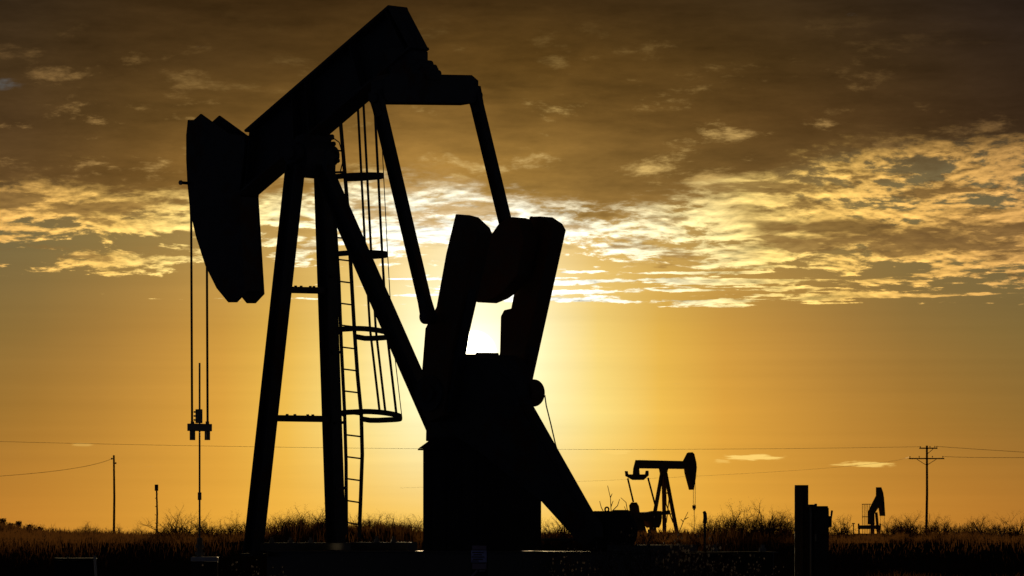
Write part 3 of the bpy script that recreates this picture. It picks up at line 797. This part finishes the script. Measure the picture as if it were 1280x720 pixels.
def wire(pts, r, label, group=None):
    """span through three surveyed points: a parabola"""
    a, b, c = pts; out = []
    for i in range(41):
        t = i/40; k = 2*(t-.5)*(t-1); m = -4*t*(t-1); n = 2*t*(t-.5)
        out.append(a*k+b*m+c*n)
    bm = B(); tube(bm, out, r, 5); tag(link('power_line', bm, M_cable), label, 'wire', group)
G = 'power lines on the tall utility pole'
wire([at(-300,543,560), at(480,560.5,590), at(1150.5,558.4,D-.2)], .017, 'long power line crossing the whole sky behind the pumpjack to the tall pole', G)
wire([at(1171,558,D-.2), at(1290,565.8,620), at(1500,578,600)], .022, 'upper power line running right from the tall pole', G)
wire([at(1178.5,570.6,D-.2), at(1280,572,620), at(1500,570,600)], .022, 'lower power line running right from the tall pole', G)
wire([at(500,610,900), at(930,592,760), at(1137.5,570.8,D-.2)], .012, 'faint lower power line falling left from the tall pole', G)
wire([at(-250,604,640), at(15,594,640), at(139.7,573.3,639.8)], .024, 'single sagging wire running left from the plain pole')

# ------------------------------------------------------------------ vegetation
def twig_mesh(name, seed, H, spread, nstem, depth, kids, mat, r0=.011, leaf=0.0, bend=.5):
    rnd = random.Random(seed); vs, fs = [], []
    def seg(p, q, ra, rb):
        t = (q-p).normalized(); a = t.orthogonal().normalized(); b = t.cross(a); n0 = len(vs)
        for c, r in ((p, ra), (q, rb)):
            for k in range(3): vs.append(c+a*r*math.cos(k*2.094)+b*r*math.sin(k*2.094))
        for k in range(3): fs.append((n0+k, n0+(k+1)%3, n0+3+(k+1)%3, n0+3+k))
    def leafq(p, s):
        d = Vector((rnd.gauss(0,1), rnd.gauss(0,1), rnd.gauss(0,1))).normalized(); e = d.orthogonal().normalized(); n0 = len(vs)
        for c in (p, p+d*s+e*s*.4, p+d*s*2, p+d*s-e*s*.4): vs.append(c)
        fs.append((n0, n0+1, n0+2, n0+3))
    def grow(p, d, L, r, lev):
        n = 3 if lev < depth else 2
        for i in range(n):
            d = (d+Vector((rnd.gauss(0,.22), rnd.gauss(0,.22), rnd.gauss(.03,.16)))*bend*1.3).normalized()
            q = p+d*L/n; r2 = r*(.84 if lev < depth else .7); seg(p, q, r, r2); p, r = q, r2
            if leaf and lev >= 1 and rnd.random() < .7: leafq(p, leaf*rnd.uniform(.6,1.3))
            if lev < depth:
                for _ in range(kids if i else kids-1):
                    if rnd.random() < .82:
                        d2 = (d+Vector((rnd.gauss(0,.62), rnd.gauss(0,.62), rnd.gauss(.05,.42)))).normalized()
                        grow(p, d2, L*rnd.uniform(.42,.72), r*.62, lev+1)
    for s in range(nstem):
        a = rnd.uniform(0, 6.283); k = rnd.uniform(.1, 1)*spread
        d = Vector((math.cos(a)*k, math.sin(a)*k, 1)).normalized()
        grow(Vector((math.cos(a)*.06*k, math.sin(a)*.06*k, -.05)), d, H*rnd.uniform(.5,.8), r0*rnd.uniform(.7,1.1), 0)
    me = bpy.data.meshes.new(name); me.from_pydata(vs, [], fs); me.materials.append(mat); return me

shrubs = [twig_mesh('bare_shrub', 10+i, .85, 1.2, 9, 3, 2, M_twig, .024, .013) for i in range(5)]
bigs = [twig_mesh('tall_shrub', 40+i, 1.0, .9, 8, 3, 2, M_twig, .026, .010) for i in range(2)]
def plant(name, me, x, D, s, label, group, cat, rz=None, sz=None, lift=0.0):
    b = at(x, HY, D); o = bpy.data.objects.new(name, me); C.objects.link(o)
    o.location = (b.x, D, gz(b.x, D)+lift); o.rotation_euler = (0, 0, random.uniform(0, 6.28) if rz is None else rz)
    o.scale = (s, s, sz or s); return tag(o, label, cat, group)
R = random.Random(21)
# scrub seen along the skyline, segment by segment: (x0, x1, how many, depth range, scale range)
SEG = [(62,190,12,(150,200),(.3,.46)),(190,310,14,(120,150),(.36,.6)),(335,410,12,(118,135),(.5,.72)),(440,530,12,(118,135),(.45,.68)),
       (676,745,10,(116,130),(.5,.75)),(790,880,9,(118,150),(.3,.42)),(880,995,20,(120,140),(.55,.88)),(1042,1060,4,(130,150),(.4,.55)),(1108,1130,4,(130,160),(.4,.6)),
       (1110,1290,26,(130,180),(.42,.68)),(-60,60,7,(160,200),(.3,.5))]
LB = 'low leafless scrub bush with fine dry twigs in the brush line along the horizon'
for x0, x1, n, dr, sr in SEG:
    for i in range(n):
        x = x0+(x1-x0)*(i+R.uniform(.1,.9))/n
        plant('scrub_bush', R.choice(shrubs), x, R.uniform(*dr), R.uniform(*sr), LB, 'scrub bushes along the horizon', 'bush', R.uniform(0,6.28))
plant('scrub_bush', bigs[0], 219, 118, .86, 'big tangled leafless bush just right of the short capped post', None, 'bush', 1.0, .72)
plant('scrub_bush', bigs[1], 962, 120, .72, 'tall wispy bush left of the control panel post', None, 'bush', 2.2)
for i, (x, D, sc) in enumerate(((1132,140,.72),(1168,150,.66),(1208,138,.6),(1268,136,.74),(262,128,.62),(292,124,.6),(112,170,.62))):
    plant('scrub_bush', (bigs+shrubs)[i % 7], x, D, sc, LB, 'scrub bushes along the horizon', 'bush')
plant('scrub_bush', shrubs[2], 1053, 135, .75, 'spreading twiggy bush between control panel and far pumpjack', None, 'bush', 4.0, .8)
def stick(name, pts, D, r, label, mat=M_twig):
    bm = B()
    for ps in pts: tube(bm, [at(x, y, D+i*.05) for i, (x, y) in enumerate(ps)], r, 5, r*.5)
    tag(link(name, bm, mat), label, 'dead branch')
M_dead = material('bleached_dead_branch', (.2,.17,.13), .5, 0, .3, 9)
stick('dead_branch', [[(1231,676),(1227,668),(1221,660),(1216.5,652.5)],[(1228,671),(1233,674),(1239,674)]], 120, .016, 'bare crooked dead stick leaning left, lower right skyline', M_dead)
stick('dead_branch', [[(1253.5,684),(1253,672),(1249,663),(1243,660.5),(1240,661)],[(1253,670),(1256,664),(1259,659)],[(1249,663),(1248,658)]], 118, .017, 'bare forked dead branch standing at the lower right', M_dead)
stick('dead_branch', [[(766,660),(764,640),(763,622),(759.5,607)],[(763.5,634),(766.5,626)],[(763,622),(765.3,617)],[(764,640),(772,632),(774.5,624)]], 100, .011, 'tall thin bare sapling rising behind the motor')
stick('dead_branch', [[(758,660),(755,641),(751.5,634),(749.6,626.5)]], 99, .012, 'short bare twig just left of the tall thin sapling behind the motor')
stick('dead_branch', [[(792,660),(783,640),(780.5,633)],[(786,648),(782.5,628),(776,622)]], 102, .010, 'short forked twig left of the distant counterweight')
stick('dead_branch', [[(847,672),(851,660),(855,650),(860,640)],[(854,652),(851,649)],[(856,649),(860.5,646.5)]], 120, .013, 'bare leaning twig between the distant pumpjack and the brake lever')

# dry grass covering the pasture: nobody could count it
def grass_field():
    rnd = random.Random(5); vs, fs = [], []
    def blade(x, y, h, w):
        z = gz(x, y)-.03; b = rnd.uniform(0, 6.283); l = rnd.uniform(.08,.55)*h; t = Vector((math.cos(b), math.sin(b), 0)); wd = Vector((rnd.choice((-1,1)), .35*rnd.uniform(-1,1), 0))*w
        p = Vector((x, y, z)); m = p+Vector((0,0,h*.6))+t*l*.35; e = p+Vector((0,0,h))+t*l; n0 = len(vs)
        vs.extend((p-wd, p+wd, m-wd*.7, m+wd*.7, e)); fs.extend(((n0,n0+1,n0+3,n0+2),(n0+2,n0+3,n0+4)))
    def dens(px, y):
        return .5+.5*math.sin(px*.023+1.1*math.sin(px*.011+y*.02))*math.sin(y*.13+px*.013)
    n = 0
    while n < 52000:
        y = 88+(rnd.random()**1.5)*190; px = rnd.uniform(-260, 1540); k = dens(px, y)
        if rnd.random() > .35+.65*k: continue
        h = rnd.uniform(.12,.34)*(.55+.6*k)
        mound = math.exp(-((px-380)/75)**4)+math.exp(-((px-490)/62)**4)+.6*math.exp(-((px-715)/50)**4)+.55*math.exp(-((px-930)/85)**4)
        if 100 < y < 140: h *= 1+.85*min(mound, 1)
        blade((px-640)/F*y, y, h, rnd.uniform(.0035,.008)*(y/110)); n += 1
    for x0, x1, h0, m in ((330,425,.52,9000),(425,532,.50,9000),(676,750,.40,4000),(785,900,.26,3500),(890,1000,.36,4500),(1040,1300,.36,8000),(60,330,.33,8000)):
        for _ in range(m):
            px = rnd.uniform(x0, x1); y = rnd.uniform(118, 134); k = 1-.45*abs((px-x0)/(x1-x0)*2-1)**3
            blade((px-640)/F*y, y, h0*k*rnd.uniform(.5,1.0)*(.36 if 1066 < px < 1108 else .6+.4*math.sin(px*.19+math.sin(px*.043)*2)*math.sin(px*.077+y*.2)), rnd.uniform(.004,.009))
    for _ in range(9000):
        y = rnd.uniform(54, 90); px = rnd.uniform(-300, 1580)
        blade((px-640)/F*y, y, rnd.uniform(.08,.3), rnd.uniform(.003,.006))
    me = bpy.data.meshes.new('dry_grass'); me.from_pydata(vs, [], fs); me.materials.append(M_grass)
    o = bpy.data.objects.new('dry_grass', me); C.objects.link(o); tag(o, 'thin dry grass covering the dark pasture up to the skyline', 'grass', kind='stuff')
grass_field()
# far dark thicket on the rise at the left edge
def weed_mesh(name, seed):
    rnd = random.Random(seed); me = twig_mesh(name, seed, .62, .75, 5, 2, 2, M_twig, .006)
    vs = [v.co.copy() for v in me.vertices]; fs = [tuple(p.vertices) for p in me.polygons]; mi = [0]*len(fs)
    tips = [v for v in vs if v.z > .18]
    for _ in range(36):
        c = rnd.choice(tips); s = rnd.uniform(.004,.0115); n0 = len(vs)
        off = [Vector((s,0,0)),Vector((0,s,0)),Vector((-s,0,0)),Vector((0,-s,0)),Vector((0,0,s*1.4)),Vector((0,0,-s*1.4))]
        vs.extend(c+o for o in off)
        for a, b in ((0,1),(1,2),(2,3),(3,0)): fs.extend(((n0+a,n0+b,n0+4),(n0+b,n0+a,n0+5))); mi.extend((1,1))
    m2 = bpy.data.meshes.new(name); m2.from_pydata(vs, [], fs); m2.materials.append(M_twig); m2.materials.append(M_leaf)
    for p, i in zip(m2.polygons, mi): p.material_index = i
    return m2
weeds = [weed_mesh('seeding_weed', 90+i) for i in range(3)]
R = random.Random(33)
for x0, x1, n, zt in ((676,775,11,(.8,1.25)),(780,840,9,(1.2,1.75)),(830,910,12,(1.0,1.6)),(905,985,8,(.8,1.3)),(282,318,4,(.7,1.1))):
    for i in range(n):
        plant('seeding_weed', R.choice(weeds), x0+(x1-x0)*(i+R.random())/n, R.uniform(56.5,60), R.uniform(*zt)*1.08,
              'knee-high dry weed with tiny glinting seed heads in front of the pumpjack skid', 'seeding weeds before the skid', 'weed', R.uniform(0,6.28))
thk = [twig_mesh('thicket_bush', 120+i, .9, 1.1, 9, 3, 2, M_twig, .03, .10) for i in range(2)]
for x, D, s in ((-12,320,.5),(3,325,.42),(12,330,.3),(23,318,.36),(38,320,.33),(49,322,.25)):
    plant('thicket_bush', thk[int(x) % 2], x, D, s, 'small dense dark bush on the rise at the far left edge', 'dark bushes on the left rise', 'bush')
